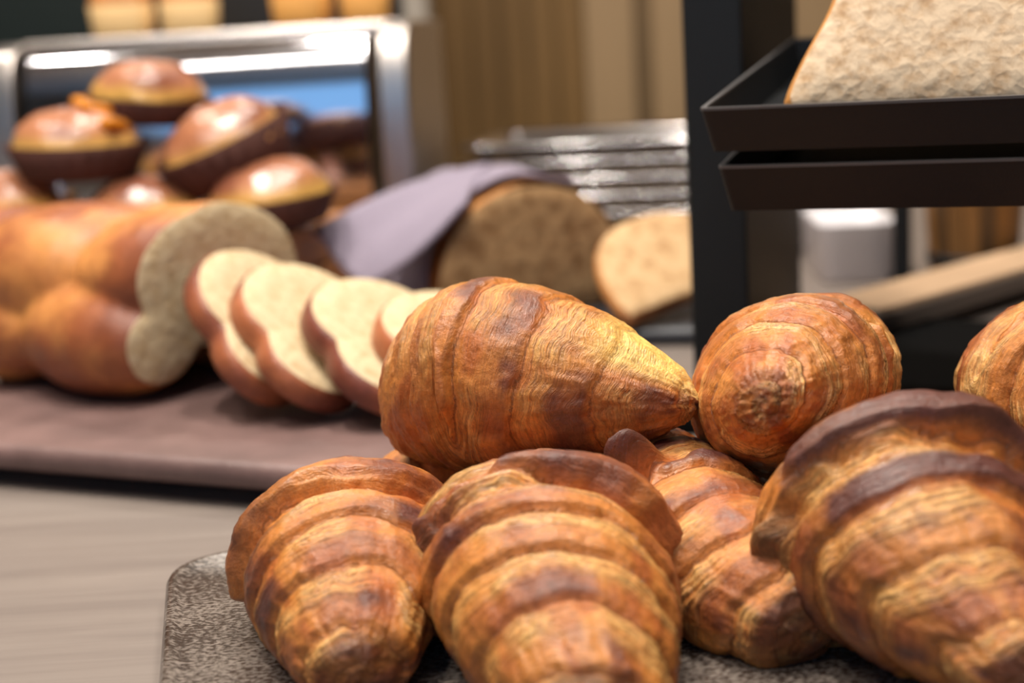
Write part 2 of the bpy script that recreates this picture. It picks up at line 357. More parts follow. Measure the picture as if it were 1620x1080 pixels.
# ------------------------------------------------------------------ croissants
def croissant(label, loc, az, el, roll, L, Rm, seed, n=4.0, th0=0.0, bend=.25, droop=.2, tipr=.27, pw=1.12, flat=.85, lumps=(), dark=1.0, pale=.6, h=.085, NS=400, NT=170, twist=0.0, zmin=None, tippale=0.0, la=1.0, far=1.0, ftip=None, ridge=0.0, sr=.08, rdark=.5, endd=.9):
    """loc: world centre; az / el: heading and elevation of the tip at s = +1 (az 0 = towards the viewer, 90 = right)"""
    capw = .07; nc = NS // 10
    ce = 1 - capw + capw * np.sin(np.linspace(0, PI / 2, nc + 1)[1:])
    row = np.concatenate([-ce[::-1], np.linspace(-1 + capw, 1 - capw, NS - 2 * nc), ce])
    s = row[:, None] * np.ones((1, NT)); th = np.linspace(0, 2 * PI, NT, endpoint=False)[None, :] * np.ones((NS, 1))
    a = np.abs(s); ct_, st_ = np.cos(th), np.sin(th)
    tp_ = np.where(s < 0, tipr if ftip is None else ftip, tipr)
    P = tp_ + (1 - tp_) * np.cos(PI / 2 * np.minimum(a, 1)) ** pw
    cap = np.sqrt(np.clip(1 - (np.clip(a - (1 - capw), 0, None) / capw) ** 2, 0, 1))
    cte, ste = ct_ * cap, st_ * cap
    q = lambda f_, z_, sd: fbm(s * f_ + 7.3 * seed, cte * z_ + 3.1, ste * z_ + 9.7, seed * 31 + sd, 3)
    v = n * (np.sqrt(a * a + .004) - .063) ** .92 + ((th - th0) % (2 * PI)) / (2 * PI)
    v = v + .55 * (q(1.8, 1.1, 1) - .5) + .16 * (q(8, 3.5, 2) - .5)
    cz_ = np.clip((a - 1 + capw) / capw, 0, 1); v = v + 1.6 * (1 - np.sqrt(1 - cz_ ** 2))
    u = v - np.floor(v)
    b = ss(0, .55, u) * (1 - ss(.90, 1.0, u))
    lipn = .25 + 1.5 * q(1.6, 1.5, 3) ** 1.3
    r = Rm * P * (1 + .10 * (q(2.0, 1.3, 4) - .5)) + h * Rm * (P ** .6) * (b - .55) * lipn * np.where(v < 1.08, 1.7, 1.0)
    aa = n * a
    wv = u + .09 * (q(2.2, 1.3, 5) - .5) + .005 * (q(10, 5, 55) - .5)
    l1, l2 = cte * 1.6 + aa * 1.3, ste * 1.6 + aa * .9
    st = vn(wv * 13, l1, l2, seed + 50)
    st2 = vn(wv * 30, l1 * 1.5, l2 * 1.5, seed + 51)
    lam = (1 - ss(.42, .72, u)) * (.35 + .65 * ss(.0, .12, u))
    lam = np.clip(lam * ss(.30, .62, q(2.0, 1.5, 6)) * 1.15, 0, 1)
    rid = 1 - np.abs(2 * st - 1); rid2 = 1 - np.abs(2 * st2 - 1)
    sw = wv * 8 + 1.2 * (vn(wv * 3, l1 * .7, l2 * .7, seed + 52) - .5); sw = sw - np.floor(sw)
    saw = ss(0, .8, sw) * (1 - ss(.86, 1, sw))
    r = r + la * Rm * (.15 + .85 * lam) * .024 * (saw - .5) * (.4 + 1.2 * q(3, 2, 53))
    r = r + la * Rm * .6 * ((.2 + .8 * lam) * .030 * (rid - .5) + (.3 + .7 * lam) * .015 * (rid2 - .5))
    r = r + Rm * .026 * (q(18, 7, 7) - .5) + Rm * .022 * (q(7, 10, 8) - .5)
    bl = ss(.55, .78, q(20, 8, 9)) * ss(.5, .7, u)
    r = r + Rm * .014 * bl
    ld = np.zeros_like(r)
    if ridge:      # thick rolled lip of the outermost layer, overhanging towards the tip
        sp_ = s - sr + .10 * (q(.01, 1.2, 40) - .5) * 2 + .02 * (q(.01, 5, 41) - .5) * 2
        g = ss(-.30, -.04, sp_) * (1 - ss(.03, .075, sp_)); gv = .55 + .9 * q(.5, 1.4, 42)
        r = r + ridge * Rm * g * gv; ld = ld + rdark * ss(.5, .95, g) * ss(.35, .62, q(2, 1.6, 43))
        r = r - .35 * ridge * Rm * np.exp(-((sp_ - .115) / .045) ** 2)
    for (s0, t0, ds, dt, amp, dk) in lumps:
        dth = (th - t0 + PI) % (2 * PI) - PI
        g = np.exp(-np.abs((s - s0) / ds) ** 2.6 - np.abs(dth / dt) ** 2.6)
        r = r + amp * g * (.8 + .4 * q(9, 6, 12)); ld = ld + dk * g
    r = r * (cap ** 1.0)
    tw = th + twist * s
    y = r * np.cos(tw); z = r * np.sin(tw) * flat
    x = s * L / 2
    x = np.where(s < 0, x * far, x)
    x = x + .0030 * (q(3, 3, 10) - .5)
    y = y + bend * Rm * (a ** 1.8 - .3); z = z - droop * Rm * (a ** 2 - .3)
    co = np.stack([x, y, z], -1).reshape(-1, 3)
    # colour of the bake
    amber = lin((206, 130, 58)); pale_c = lin((238, 190, 116)); brown = lin((154, 84, 46)); darkc = lin((84, 46, 42)); deep = lin((180, 98, 42))
    N1 = q(1.8, 1.3, 21); N2 = q(5, 2.6, 22); N3 = q(2.0, .6, 23)
    crest = ss(.36, .62, u) * (1 - ss(.88, .99, u))
    c = amber + (pale_c - amber) * np.clip(lam * (.10 + 1.2 * ss(.40, .9, rid * .5 + rid2 * .5)) * pale, 0, 1)[..., None]
    c = c + (deep - c) * np.clip(.95 * ss(.42, .68, N2) * (1 - .7 * lam), 0, 1)[..., None]
    B = np.clip((crest * .8 + .2) * ss(.34, .62, N1 * .6 + N2 * .4) * 1.05, 0, 1) * dark
    c = c + (brown - c) * np.clip(B * .75, 0, 1)[..., None]
    D = np.clip(crest * ss(.475, .635, N3 * .68 + N2 * .32) * dark + ld, 0, 1)
    c = c + (darkc - c) * np.clip(D * .92, 0, 1)[..., None]
    crack = np.maximum(ss(.74, .97, 1 - rid), np.maximum(1 - ss(0, .16, sw), ss(.93, 1, sw)) * 1.1) * (.2 + .8 * lam)
    c = c + (brown - c) * (.55 * crack)[..., None]
    valley = np.maximum(1 - ss(.0, .05, u), ss(.955, 1, u))
    c = c + (deep * .8 - c) * (.5 * valley)[..., None]
    if tippale:
        tp = ss(.52, .72, s + .10 * (q(3, 1.5, 30) - .5)) * ss(.35, .6, .5 + .5 * np.sin(tw + .3))
        c = c + (lin((236, 190, 104)) * (.75 + .5 * rid2)[..., None] - c) * (tp * tippale)[..., None]
    endm = ss(1 - capw * 1.3, 1 - capw * .3, a) * (.4 + .8 * N2) * (1 - .8 * tippale)
    c = c + (lin((116, 60, 30)) - c) * np.clip(endm * endd, 0, 1)[..., None]
    c = c.reshape(-1, 3)
    lamv = np.stack([wv, l1, l2], -1).reshape(-1, 3); lal = np.r_[lam.ravel(), .5, .5]
    add = lambda A_: np.vstack([A_, A_[:NT].mean(0), A_[NS * NT - NT:NS * NT].mean(0)])
    co, c, lamv = add(co), add(c), add(lamv)
    f = grid_faces(NS, NT).tolist()
    i0, i1 = NS * NT, NS * NT + 1
    f += [[i0, (j + 1) % NT, j] for j in range(NT)] + [[i1, (NS - 1) * NT + j, (NS - 1) * NT + (j + 1) % NT] for j in range(NT)]
    az, el = R(az), R(el)
    ax = Vector((math.sin(az) * math.cos(el), -math.cos(az) * math.cos(el), math.sin(el))); up = Vector((0, 0, 1)); ay = up.cross(ax).normalized(); az_ = ax.cross(ay)
    rot = Matrix((ax, ay, az_)).transposed().to_4x4() @ Matrix.Rotation(R(roll), 4, 'X')
    if zmin is not None:      # flat baked bottom on the plate
        r3 = np.array(rot.to_3x3()); wz = co @ r3.T[:, 2] + loc[2]
        k = np.clip(zmin - wz, 0, None); co = co + k[:, None] * r3[2][None, :]
    o = mobj('croissant', co, f, M['croissant'], None, True, c, alpha=lal)
    at = o.data.attributes.new('Lam', 'FLOAT_VECTOR', 'POINT'); at.data.foreach_set('vector', lamv.ravel())
    o.matrix_world = Matrix.Translation(Vector(loc)) @ rot
    tag(o, label, 'croissant', 'croissants heaped on the plate')
    return o
ZP = .0118
croissant('golden croissant at the left end of the plate, tip pointing forward', (-.0690, .515, .0350), 13, -4, 15, .155, .0390, 3, th0=R(200), n=3.8, bend=-.2, zmin=ZP, tipr=.36, ridge=.09, sr=.02, far=.8, pw=.95, lumps=((.20, R(140), .055, .6, .0, .75), (.0, R(130), .05, .5, .001, .5)))
croissant('croissant at the front centre with a broad ribbed body, in front of all others', (.0100, .485, .0375), 2, -5, -10, .185, .0430, 5, th0=R(150), n=4.6, tipr=.40, zmin=ZP, ridge=.12, sr=.02, rdark=.15, pw=.9, far=.8, lumps=((.04, R(180), .10, .75, .002, .9), (.24, R(150), .05, .5, .0, .6), (.0, R(5), .07, .3, .001, .5)))
croissant('croissant wedged low between front centre and right ones, with a dark burnt horn', (.0625, .524, .0350), 17, -7, 30, .158, .0335, 8, th0=R(120), n=3.8, tipr=.50, zmin=ZP, pw=.95, lumps=((-.10, R(90), .05, .25, .023, 1.4),))
croissant('largest croissant at the front right with thick dark brown ridges', (.1330, .470, .0515), 3, -10, 10, .175, .0440, 11, th0=R(190), n=3.9, dark=1.25, zmin=ZP, flat=.92, ridge=.17, sr=.05, rdark=.8, far=.85, pw=1.3, tipr=.30, lumps=((.06, R(175), .06, .35, .004, .7),))
croissant('smooth pale-tipped croissant lying crosswise on top of the heap', (-.0097, .580, .0853), 62, 3, -25, .175, .0400, 14, th0=R(230), n=3.4, tipr=.14, dark=.85, tippale=.95, flat=.97, far=.5, ftip=.6, pw=.85, h=.05, la=.45, pale=.35)
croissant('croissant on top of the heap beside the black post, blunt tip facing forward', (.1150, .565, .0785), -30, 10, 40, .145, .0415, 17, th0=R(20), n=4.0, tipr=.25, dark=.6, h=.06, endd=.55)
croissant('croissant cut off by the right edge of the picture, behind the largest one', (.224, .56, .072), 12, 5, 0, .14, .041, 20, th0=R(100), n=3.6, h=.07)
croissant('pale croissant tucked underneath behind the crosswise one', (-.022, .603, .034), -83, 0, 0, .125, .0265, 23, th0=R(40), n=3.4, NS=160, NT=120, zmin=ZP)
croissant('croissant tucked underneath behind the blunt-tipped one', (.145, .622, .035), -80, 0, 0, .125, .0265, 26, th0=R(40), n=3.4, NS=160, NT=120, zmin=ZP)

croissant('croissant lying low at the right end of the plate under the cut-off one', (.222, .535, .030), -78, 0, 0, .12, .0250, 29, th0=R(40), n=3.4, NS=160, NT=120, zmin=ZP)

# plate
def rounded_rect(x0, x1, y0, y1, r, n=10):
    pts = []
    for cx, cy, a0 in ((x1 - r, y1 - r, 0), (x0 + r, y1 - r, 90), (x0 + r, y0 + r, 180), (x1 - r, y0 + r, 270)):
        for k in range(n + 1):
            a = R(a0 + 90 * k / n); pts.append((cx + r * math.cos(a), cy + r * math.sin(a)))
    return np.array(pts)
def ring_stack(levels):
    """levels: list of (outline Nx2, z) -> lofted closed solid"""
    n = len(levels[0][0]); v = np.vstack([np.column_stack([p, np.full(n, z)]) for p, z in levels])
    f = grid_faces(len(levels), n).tolist()
    f.append(list(range(n))[::-1]); f.append([(len(levels) - 1) * n + k for k in range(n)])
    return v, f
def slab(name, w, d, r, prof, mat, parent=None):
    lv = [(rounded_rect(-i, w + i, -i, d + i, max(r + i, .002)), z) for i, z in prof]
    v, f = ring_stack(lv)
    return mobj(name, v, f, mat, parent, True)
p = slab('serving_plate', .44, .33, .028, [(-.02, 0), (-.004, .001), (0, .006), (0, .012), (-.0015, .0142), (-.004, .0142), (-.007, .0125), (-.03, .0115), (-.10, .0115)], M['plate'])
p.matrix_world = Matrix.Translation((-.153, .592, 0)) @ Matrix.Rotation(R(11), 4, 'Z') @ Matrix.Translation((0, -.33, 0))
tag(p, 'brown speckled glazed rectangular plate under the croissants', 'plate')

# ------------------------------------------------------------------ braided loaf on its slab
YAW = R(-24)
t = empty('bread_slab', (-.28, .757, 0), (0, 0, YAW), 'dark reddish slate slab carrying the braided loaf', 'serving slab')
o = slab('slab_top', .40, .24, .006, [(-.004, .010), (0, .013), (0, .0205), (-.003, .0235), (-.006, .024), (-.05, .0238)], M['slab'], t); o.location = (-.12, 0, 0)
for x in (-.06, .24):
    for y in (.05, .19): bobj('foot', box(x - .02, x + .02, y - .015, y + .015, 0, .0105, .002), M['rubber'], t)
SZ = .0238
# loaf frame: X along the loaf axis towards the cut face
LA = R(-38)
LW = .052
lobes = []   # (x, y, z, rx, ry, rz, tilt)
for i in range(3):
    x = -.012 - i * .100
    lobes += [(x, .004 - .012 * i, .068, .082, .064, .043, 8), (x - .050, -.038, .034, .078, .043, .037, -6), (x - .03, .046, .036, .08, .042, .038, 6)]
def lobed(x, th):
    """radius of the lobed loaf at axial position x, angle th about the centre line z=.055"""
    cy, cz = 0.005, .055
    acc = np.zeros(np.broadcast(x, th).shape)
    best = []
    for (lx, ly, lz, rx, ry, rz, tl) in lobes:
        dx = x - lx
        oy = ly + math.tan(R(tl)) * dx - cy; oz = lz - cz
        k2 = np.clip(1 - (dx / rx) ** 2, 0, None); 
        k = np.sqrt(k2)
        A = (np.cos(th) / ry) ** 2 + (np.sin(th) / rz) ** 2
        Bq = np.cos(th) * oy / ry ** 2 + np.sin(th) * oz / rz ** 2
        Cq = (oy / ry) ** 2 + (oz / rz) ** 2 - k2
        disc = Bq * Bq - A * Cq
        rr = np.where(disc > 0, (Bq + np.sqrt(np.clip(disc, 0, None))) / A, 0)
        best.append(np.clip(rr, 0, None))
    best = np.array(best); kk = 700.
    return np.maximum(np.log(np.exp(best * kk).sum(0)) / kk, .006)
def loaf_color(x, y, z, nx, seed):
    N1 = fbm(x * 18 + seed, y * 18, z * 18, seed, 4); N2 = fbm(x * 60 + seed, y * 60, z * 60, seed + 5, 3)
    gold = lin((206, 138, 76)); brown = lin((152, 86, 52)); deep = lin((108, 56, 40))
    B = ss(.32, .58, N1 * .75 + N2 * .25)
    c = gold + (brown - gold) * B[..., None]
    c = c + (deep - c) * (ss(.56, .72, N1) * .6)[..., None]
    return c
def make_loaf():
    root = empty('braided_loaf', (-.178, .872, SZ), (0, 0, LA), 'golden braided loaf cut open, on the dark slab', 'bread')
    NS, NT = 150, 120
    x = np.linspace(-.2249, 0, NS)[:, None] * np.ones((1, NT)); th = np.linspace(0, 2 * PI, NT, endpoint=False)[None, :] * np.ones((NS, 1))
    r = lobed(x, th)
    r = r * np.sqrt(np.clip(1 - (np.clip(-.175 - x, 0, None) / .05) ** 2, .0005, 1))
    r = r + .0016 * (fbm(x * 60, np.cos(th) * 3, np.sin(th) * 3, 3) - .5) * 2
    y = .005 + r * np.cos(th); z = np.maximum(.055 + r * np.sin(th), .0)
    c = loaf_color(x, y, z, None, 2).reshape(-1, 3)
    co = np.stack([x, y, z], -1).reshape(-1, 3)
    mobj('crust', co, grid_faces(NS, NT), M['crust'], root, True, c)
    crumb_face('crumb', y[-1], z[-1], 0.0, root, M['crumb'])
    return root
def crumb_face(name, y, z, x, parent, mat, inset=.0025, sgn=1):
    n = len(y); cy, cz = y.mean(), z.mean()
    rings = []
    for k, f_ in enumerate((1.0, .97, .75, .5, .25)):
        bulge = (0, .0012, .0018, .002, .0022)[k] * sgn
        rings.append(np.column_stack([np.full(n, x + bulge), cy + (y - cy) * f_, cz + (z - cz) * f_]))
    v = np.vstack(rings + [np.array([[x + .0022 * sgn, cy, cz]])])
    f = grid_faces(5, n).tolist() + [[4 * n + j, 4 * n + (j + 1) % n, 5 * n] for j in range(n)]
    if sgn < 0: f = [q_[::-1] for q_ in f]
    return mobj(name, v, f, mat, parent, True)
def slice_obj(name, outline, T, mw, label, group, seed, mats, cat='bread slice', crustcol=loaf_color):
    """outline: (y, z) arrays; the slice is T thick along its X"""
    root = empty(name, label=label, cat=cat, group=group); root.matrix_world = mw
    y, z = outline; n = len(y); cy, cz = y.mean(), z.mean()
    lv = [(-T / 2, .97), (-T / 2 + T * .12, 1.0), (0, 1.012), (T / 2 - T * .12, 1.0), (T / 2, .97)]
    v = np.vstack([np.column_stack([np.full(n, xx), cy + (y - cy) * k, cz + (z - cz) * k]) for xx, k in lv])
    c = crustcol(v[:, 0] + seed, v[:, 1], v[:, 2], None, seed)
    mobj('crust', v, grid_faces(5, n), mats[0], root, True, c)
    for sg in (1, -1): crumb_face('crumb', cy + (y - cy) * .97, cz + (z - cz) * .97, sg * T / 2, root, mats[1], sgn=sg)
    return root
make_loaf()
thc = np.linspace(0, 2 * PI, 100, endpoint=False)
A3 = Vector((math.cos(LA), math.sin(LA), 0))
base = Vector((-.178, .872, SZ))
desc = ['first fallen slice of braided loaf leaning against its cut face', 'second fallen slice of braided loaf, showing a brown crust edge', 'third fallen slice of braided loaf, lying well over', 'last slice of braided loaf, lying lowest beside the heap of croissants']
SA = R(-17)
def slice_col(x, y, z, nx, seed):
    N1 = fbm(x * 18 + seed, y * 18, z * 18, seed, 4)
    c0 = lin((168, 98, 62)); c1 = lin((118, 62, 46))
    return c0 + (c1 - c0) * ss(.35, .65, N1)[..., None]
for i, (bx_, by_, tilt, T, px) in enumerate(((-.110, .831, 43, .015, -.02), (-.076, .815, 50, .015, -.03), (-.030, .795, 57, .015, -.04), (.014, .775, 63, .015, -.04))):
    rr = lobed(np.full_like(thc, px), thc); y = .005 + rr * np.cos(thc); z = np.maximum(.055 + rr * np.sin(thc), 0); y = y * .92; z = z * .92
    zr = Matrix.Rotation(SA - R(3 * i), 4, 'Z') @ Matrix.Rotation(R(-tilt), 4, 'Y')
    lift = T / 2 * math.sin(R(tilt)) + .0008
    mw = Matrix.Translation(Vector((bx_, by_, SZ + lift))) @ zr
    slice_obj('bread_slice', (y, z), T, mw, desc[i], 'fallen slices of the braided loaf', 3 + i, (M['crust'], M['crumb']), crustcol=slice_col)

# ------------------------------------------------------------------ rolls in paper cases on a wooden crate
cr = empty('wooden_crate', (-.418, 1.080, 0), (0, 0, R(-12)), 'honey coloured wooden crate under the stacked rolls', 'crate')
for z0 in (-.001, .027, .055): 
    bobj('slat', box(0, .255, 0, .012, z0 + .002, z0 + .0265, .0015, 1), M['crate'], cr)
    bobj('slat', box(0, .255, .168, .18, z0 + .002, z0 + .0265, .0015, 1), M['crate'], cr)
    bobj('slat', box(0, .012, .0125, .1675, z0 + .002, z0 + .0265, .0015, 1), M['crate'], cr)
    bobj('slat', box(.243, .255, .0125, .1675, z0 + .002, z0 + .0265, .0015, 1), M['crate'], cr)
for k in range(5): bobj('plank', box(-.002, .257, .0005 + k * .036, .0345 + k * .036, .0820, .0890, .001, 1), M['crate'], cr)
def roll(label, loc, rot, rx, ry, hz, case, seed, side=.5):
    t = empty('glazed_roll', loc, rot, label, 'bread roll', 'glazed rolls stacked in paper cases')
    n = 64; ph = np.linspace(0, PI * .62, 26)[:, None]; th = np.linspace(0, 2 * PI, n, endpoint=False)[None, :]
    rad = np.sin(ph) ** .85 * (1 - .22 * ss(.46 * PI, .62 * PI, ph)); zz = hz * (.36 + .64 * np.cos(ph) ** 1.0)
    wob = 1 + .10 * (fbm(np.cos(th) * 1.4 + seed, np.sin(th) * 1.4, ph * 1.2, seed) - .5) * 2
    x = rx * rad * wob * np.cos(th); y = ry * rad * wob * np.sin(th); z = zz + 0 * th + .006 * (fbm(np.cos(th) * 2, np.sin(th) * 2, ph * 2, seed + 3) - .5)
    co = np.stack([x, y, z], -1).reshape(-1, 3)
    top = lin((180, 118, 84)); deep = lin((138, 82, 60)); yel = lin((216, 168, 88))
    k = ss(.50, .74, (zz / hz) * np.ones_like(th) + .12 * (wob - 1) * 8 * .5)
    N1 = fbm(x * 30 + seed, y * 30, z * 30, seed + 9)
    c = yel + (top - yel) * k[..., None]; c = c + (deep - c) * (ss(.45, .7, N1) * k)[..., None]
    co = np.vstack([co, [[0, 0, z[-1].mean()]]]); c = np.vstack([c.reshape(-1, 3), [yel]])
    f = grid_faces(26, n).tolist() + [[25 * n + (j + 1) % n, 25 * n + j, 26 * n] for j in range(n)]
    mobj('bun', co, f, M['glaze'], t, True, c)
    fl = lambda th_: .012 * np.sin(th_ * 24)
    th2 = np.linspace(0, 2 * PI, 160, endpoint=False); rows = []
    for (kk, zf) in ((.02, .0), (.86, .0), (.88, .002), (1.10, hz * side), (1.085, hz * side), (.87, .004), (.02, .003)):
        rr = kk * (1 + (fl(th2) if kk > .5 else 0)); rows.append(np.column_stack([rx * rr * np.cos(th2), ry * rr * np.sin(th2), np.full(160, zf)]))
    mobj('paper_case', np.vstack(rows), grid_faces(7, 160), M[case], t, True)
    return t
roll('glazed roll in a dark paper case topping the stack', (-.273, 1.155, .173), (R(4), R(5), R(20)), .045, .042, .046, 'paper_brown', 2, .42)
rl = roll('glazed roll with candied orange bits in a dark paper case, left in the upper tier', (-.322, 1.12, .137), (R(2), R(2), 0), .049, .046, .052, 'paper_brown', 4, .50)
M['orange'] = simple('candied_orange', (224, 140, 24), rough=.3, spec=.5, var=.1, vscale=80)
for (x, y, z, rz_) in ((.018, -.006, .051, 20), (.034, -.020, .040, 70), (.006, .012, .053, -30)):
    bobj('candied_orange', box(-.012, .012, -.006, .006, -.004, .004, .003, 3), M['orange'], rl, True, (x, y, z), (0, R(14), R(rz_)))
roll('glazed roll in a dark paper case tipped sideways, right in the upper tier', (-.200, 1.12, .131), (R(6), R(-22), R(10)), .050, .046, .057, 'paper_brown', 6, .58)
roll('reddish glazed roll at the bottom middle of the stack', (-.274, 1.115, .0905), (R(0), 0, R(5)), .046, .044, .044, 'paper_brown', 8, .25)
roll('glazed roll with a yellow side at the bottom right of the stack', (-.172, 1.090, .0945), (R(3), R(-4), R(-15)), .046, .043, .048, 'paper_brown', 10, .45)
roll('glazed roll in a tan paper case at the bottom left of the stack', (-.376, 1.125, .0892), (0, 0, 0), .042, .042, .054, 'paper_tan', 12, .62)

# ------------------------------------------------------------------ chrome bread box
bx = empty('chrome_bread_box', (-.262, 1.42, 0), (0, 0, R(-6)), 'shiny chrome roll-top bread box behind the rolls', 'bread box')
W2 = .182
# side profile of the box: (y, z), front is -y
za_ = np.linspace(.012, .232, 70)
al = np.interp(za_, [0, .13, .155, .19, .205, .215, .224, .229, .232], [0, 1.0, 3.0, 11, 16, 24, 42, 62, 75])
ypos = -.10 + np.r_[0, np.cumsum(np.tan(np.radians((al[1:] + al[:-1]) / 2)) * np.diff(za_))]
prof = np.vstack([np.column_stack([ypos, za_]), [(ypos[-1] + .02, .2365), (.13, .237), (.13, .012)]])
def extr(name, pr, x0, x1, mat, parent, smooth=False):
    n = len(pr); v = np.vstack([np.column_stack([np.full(n, x), pr]) for x in (x0, x1)])
    f = [[j, (j + 1) % n, n + (j + 1) % n, n + j] for j in range(n)] + [list(range(n))[::-1], [n + j for j in range(n)]]
    o = mobj(name, v, f, mat, parent, False)
    return o
def autosmooth(o, ang=30):
    me = o.data; me.polygons.foreach_set('use_smooth', [True] * len(me.polygons))
    bm = bmesh.new(); bm.from_mesh(me); bmesh.ops.recalc_face_normals(bm, faces=bm.faces)
    for e in bm.edges:
        e.smooth = (len(e.link_faces) == 2 and e.calc_face_angle(0) < R(ang))
    bm.to_mesh(me); bm.free(); return o
autosmooth(extr('lid', prof * .985 + np.array([0, .002]), -W2 + .026, W2 - .026, M['chrome'], bx))
pe = prof.copy()
for sx in (-1, 1):
    o = autosmooth(extr('end_panel', pe * 1.02, sx * W2 - .014, sx * W2 + .014, M['steel'], bx))
    md = o.modifiers.new('bevel', 'BEVEL'); md.width = .011; md.segments = 4; md.limit_method = 'ANGLE'; md.angle_limit = R(50)
bobj('top_rail', box(-W2, W2, -.040, .03, .226, .243, .006, 3), M['steel'], bx, True)
bobj('base', box(-W2, W2, -.10, .13, .002, .016, .003), M['steel'], bx)
bobj('handle', box(-.05, .05, -.122, -.110, .05, .058, .003), M['steel'], bx, True)

# ------------------------------------------------------------------ dark cabinet with small cakes behind the box
cb = empty('dark_shelf_cabinet', (-.40, 1.74, 0), (0, 0, 0), 'low dark cabinet behind the chrome box with small cakes on it', 'cabinet')
bobj('body', box(-.36, .29, -.11, .13, .0, .232, .004), M['darkcab'], cb)
bobj('back_panel', box(-.02, .29, .115, .13, .232, .62, .002), M['darkcab'], cb)
bobj('side_panel', box(-.36, -.03, .105, .13, .232, .62, .002), M['greencab'], cb)
def cake(x, wd, label, tone, seed):
    t = empty('small_cake', (x, 1.72, .2325), (0, 0, R(8 * (seed % 3 - 1))), label, 'cake', 'small cakes in a row on the dark cabinet')
    th2 = np.linspace(0, 2 * PI, 80, endpoint=False); sq = (np.abs(np.cos(th2)) ** 4 + np.abs(np.sin(th2)) ** 4) ** -.25
    rows = [np.column_stack([wd * k * sq * np.cos(th2), wd * k * sq * np.sin(th2), np.full(80, z)]) for k, z in ((.02, 0), (.86, 0), (.9, .003), (1, .05), (.97, .05), (.86, .006), (.02, .006))]
    mobj('paper_case', np.vstack(rows), grid_faces(7, 80), M['paper_tan'] if tone else M['cakewrap'], t, True)
    ph = np.linspace(.02, PI / 2, 14)
    rows = [np.column_stack([wd * .97 * math.sin(p_) * sq * np.cos(th2), wd * .97 * math.sin(p_) * sq * np.sin(th2), np.full(80, .048 + .028 * math.cos(p_)) + .002 * vn(np.cos(th2) * 3, np.sin(th2) * 3, p_ * 3, seed)]) for p_ in ph]
    v = np.vstack(rows); c = np.tile(lin((190, 116, 52)), (len(v), 1)) * (.8 + .4 * vn(v[:, 0] * 90, v[:, 1] * 90, v[:, 2] * 90, seed))[:, None]
    mobj('cake_top', v, grid_faces(14, 80), M['crust'], t, True, c)
M['cakewrap'] = simple('pale_tan_paper', (206, 170, 116), rough=.7, var=.06, vscale=40)
cake(-.425, .0335, 'small cake in pale paper, leftmost in the row on the dark cabinet', 0, 1)
cake(-.347, .0335, 'small cake in pale paper, second from left on the dark cabinet', 0, 2)
cake(-.218, .032, 'orange-brown small cake, third from left on the dark cabinet', 1, 3)
cake(-.145, .028, 'orange-brown small cake, rightmost in the row beside the pillar', 1, 4)

# ------------------------------------------------------------------ stack of metal trays
ORD = ['lowest metal baking tray in the stack behind the napkin loaf', 'second metal baking tray from the bottom of the stack', 'third metal baking tray from the bottom of the stack', 'middle one of the seven stacked metal baking trays', 'third metal baking tray from the top of the stack', 'second metal baking tray from the top of the stack', 'topmost metal baking tray of the stack behind the napkin loaf']
def metal_tray(z, k, dx, rz):
    t = empty('baking_tray', (.158 + dx, 1.505, z), (0, 0, R(-14 + rz)), ORD[k], 'tray', 'stacked metal baking trays')
    w_, d_ = .36, .18
    lv = [(-.014, .0), (-.002, .0095), (.003, .0112), (.006, .0100), (.006, .0086), (.003, .0094), (-.0005, .0080), (-.013, .0)]
    lvl = [(rounded_rect(-w_ / 2 - i, w_ / 2 + i, -d_ / 2 - i, d_ / 2 + i, .02 + i, 6), zz) for i, zz in [(-.012, .0014), (-.001, .0125), (.003, .0150), (.007, .0140), (.009, .0115), (.007, .0090), (.003, .0100), (-.002, .0100), (-.013, .0)]]
    v, f = ring_stack(lvl)
    mobj('pan', v, f, M['traymetal'], t, True)
for k in range(7):
    random.seed(k); metal_tray(.0003 + k * .0170, k, random.uniform(-.004, .004), random.uniform(-1.2, 1.2))

# ------------------------------------------------------------------ napkin-wrapped sourdough loaf
wl = empty('wooden_board', (.02, 1.155, 0), (0, 0, R(-14)), 'dark slate board under the napkin-wrapped loaf', 'serving board')
o = slab('board', .27, .22, .01, [(-.002, 0), (0, .002), (0, .010), (-.002, .012), (-.02, .012)], simple('slate_board', (50, 52, 58), rough=.4), wl); o.location = (-.105, -.12, 0)
BZ = .0123
def arch(w_, h_, n=48, pw=2.3):
    t_ = np.linspace(0, PI, n); 
    y = -w_ * np.sign(np.cos(t_)) * np.abs(np.cos(t_)) ** (2 / pw); z = h_ * np.abs(np.sin(t_)) ** (2 / pw)
    return y, z
sl_rot = R(-70)    # loaf axis (X) points towards the camera, a little right
so = empty('sourdough_loaf', (.020, 1.10, BZ), (0, 0, sl_rot), 'round sourdough loaf with a brown cut face, wrapped in the napkin', 'bread')
NS = 40; n = 60
ya, za = arch(.080, .098, n)
yb = np.concatenate([ya, np.linspace(ya[-1], ya[0], 14)[1:-1]]); zb = np.concatenate([za, np.zeros(12)])
NT = len(yb); rows = []
for i in range(NS):
    fx = i / (NS - 1); x = -.17 * (1 - fx); k = math.sqrt(max(1 - (1 - min(fx / .45, 1)) ** 2.2, .02))
    nn = 1 + .05 * (vn(x * 40, yb * 30, zb * 30, 5) - .5)
    rows.append(np.column_stack([np.full(NT, x), yb * k * nn, zb * (.35 + .65 * k) * nn]))
v = np.vstack(rows); 
def sour_col(x, y, z, nx, seed):
    N1 = fbm(x * 35 + seed, y * 35, z * 35, seed, 3)
    return lin((206, 142, 84)) + (lin((142, 84, 42)) - lin((206, 142, 84))) * ss(.4, .7, N1)[..., None]
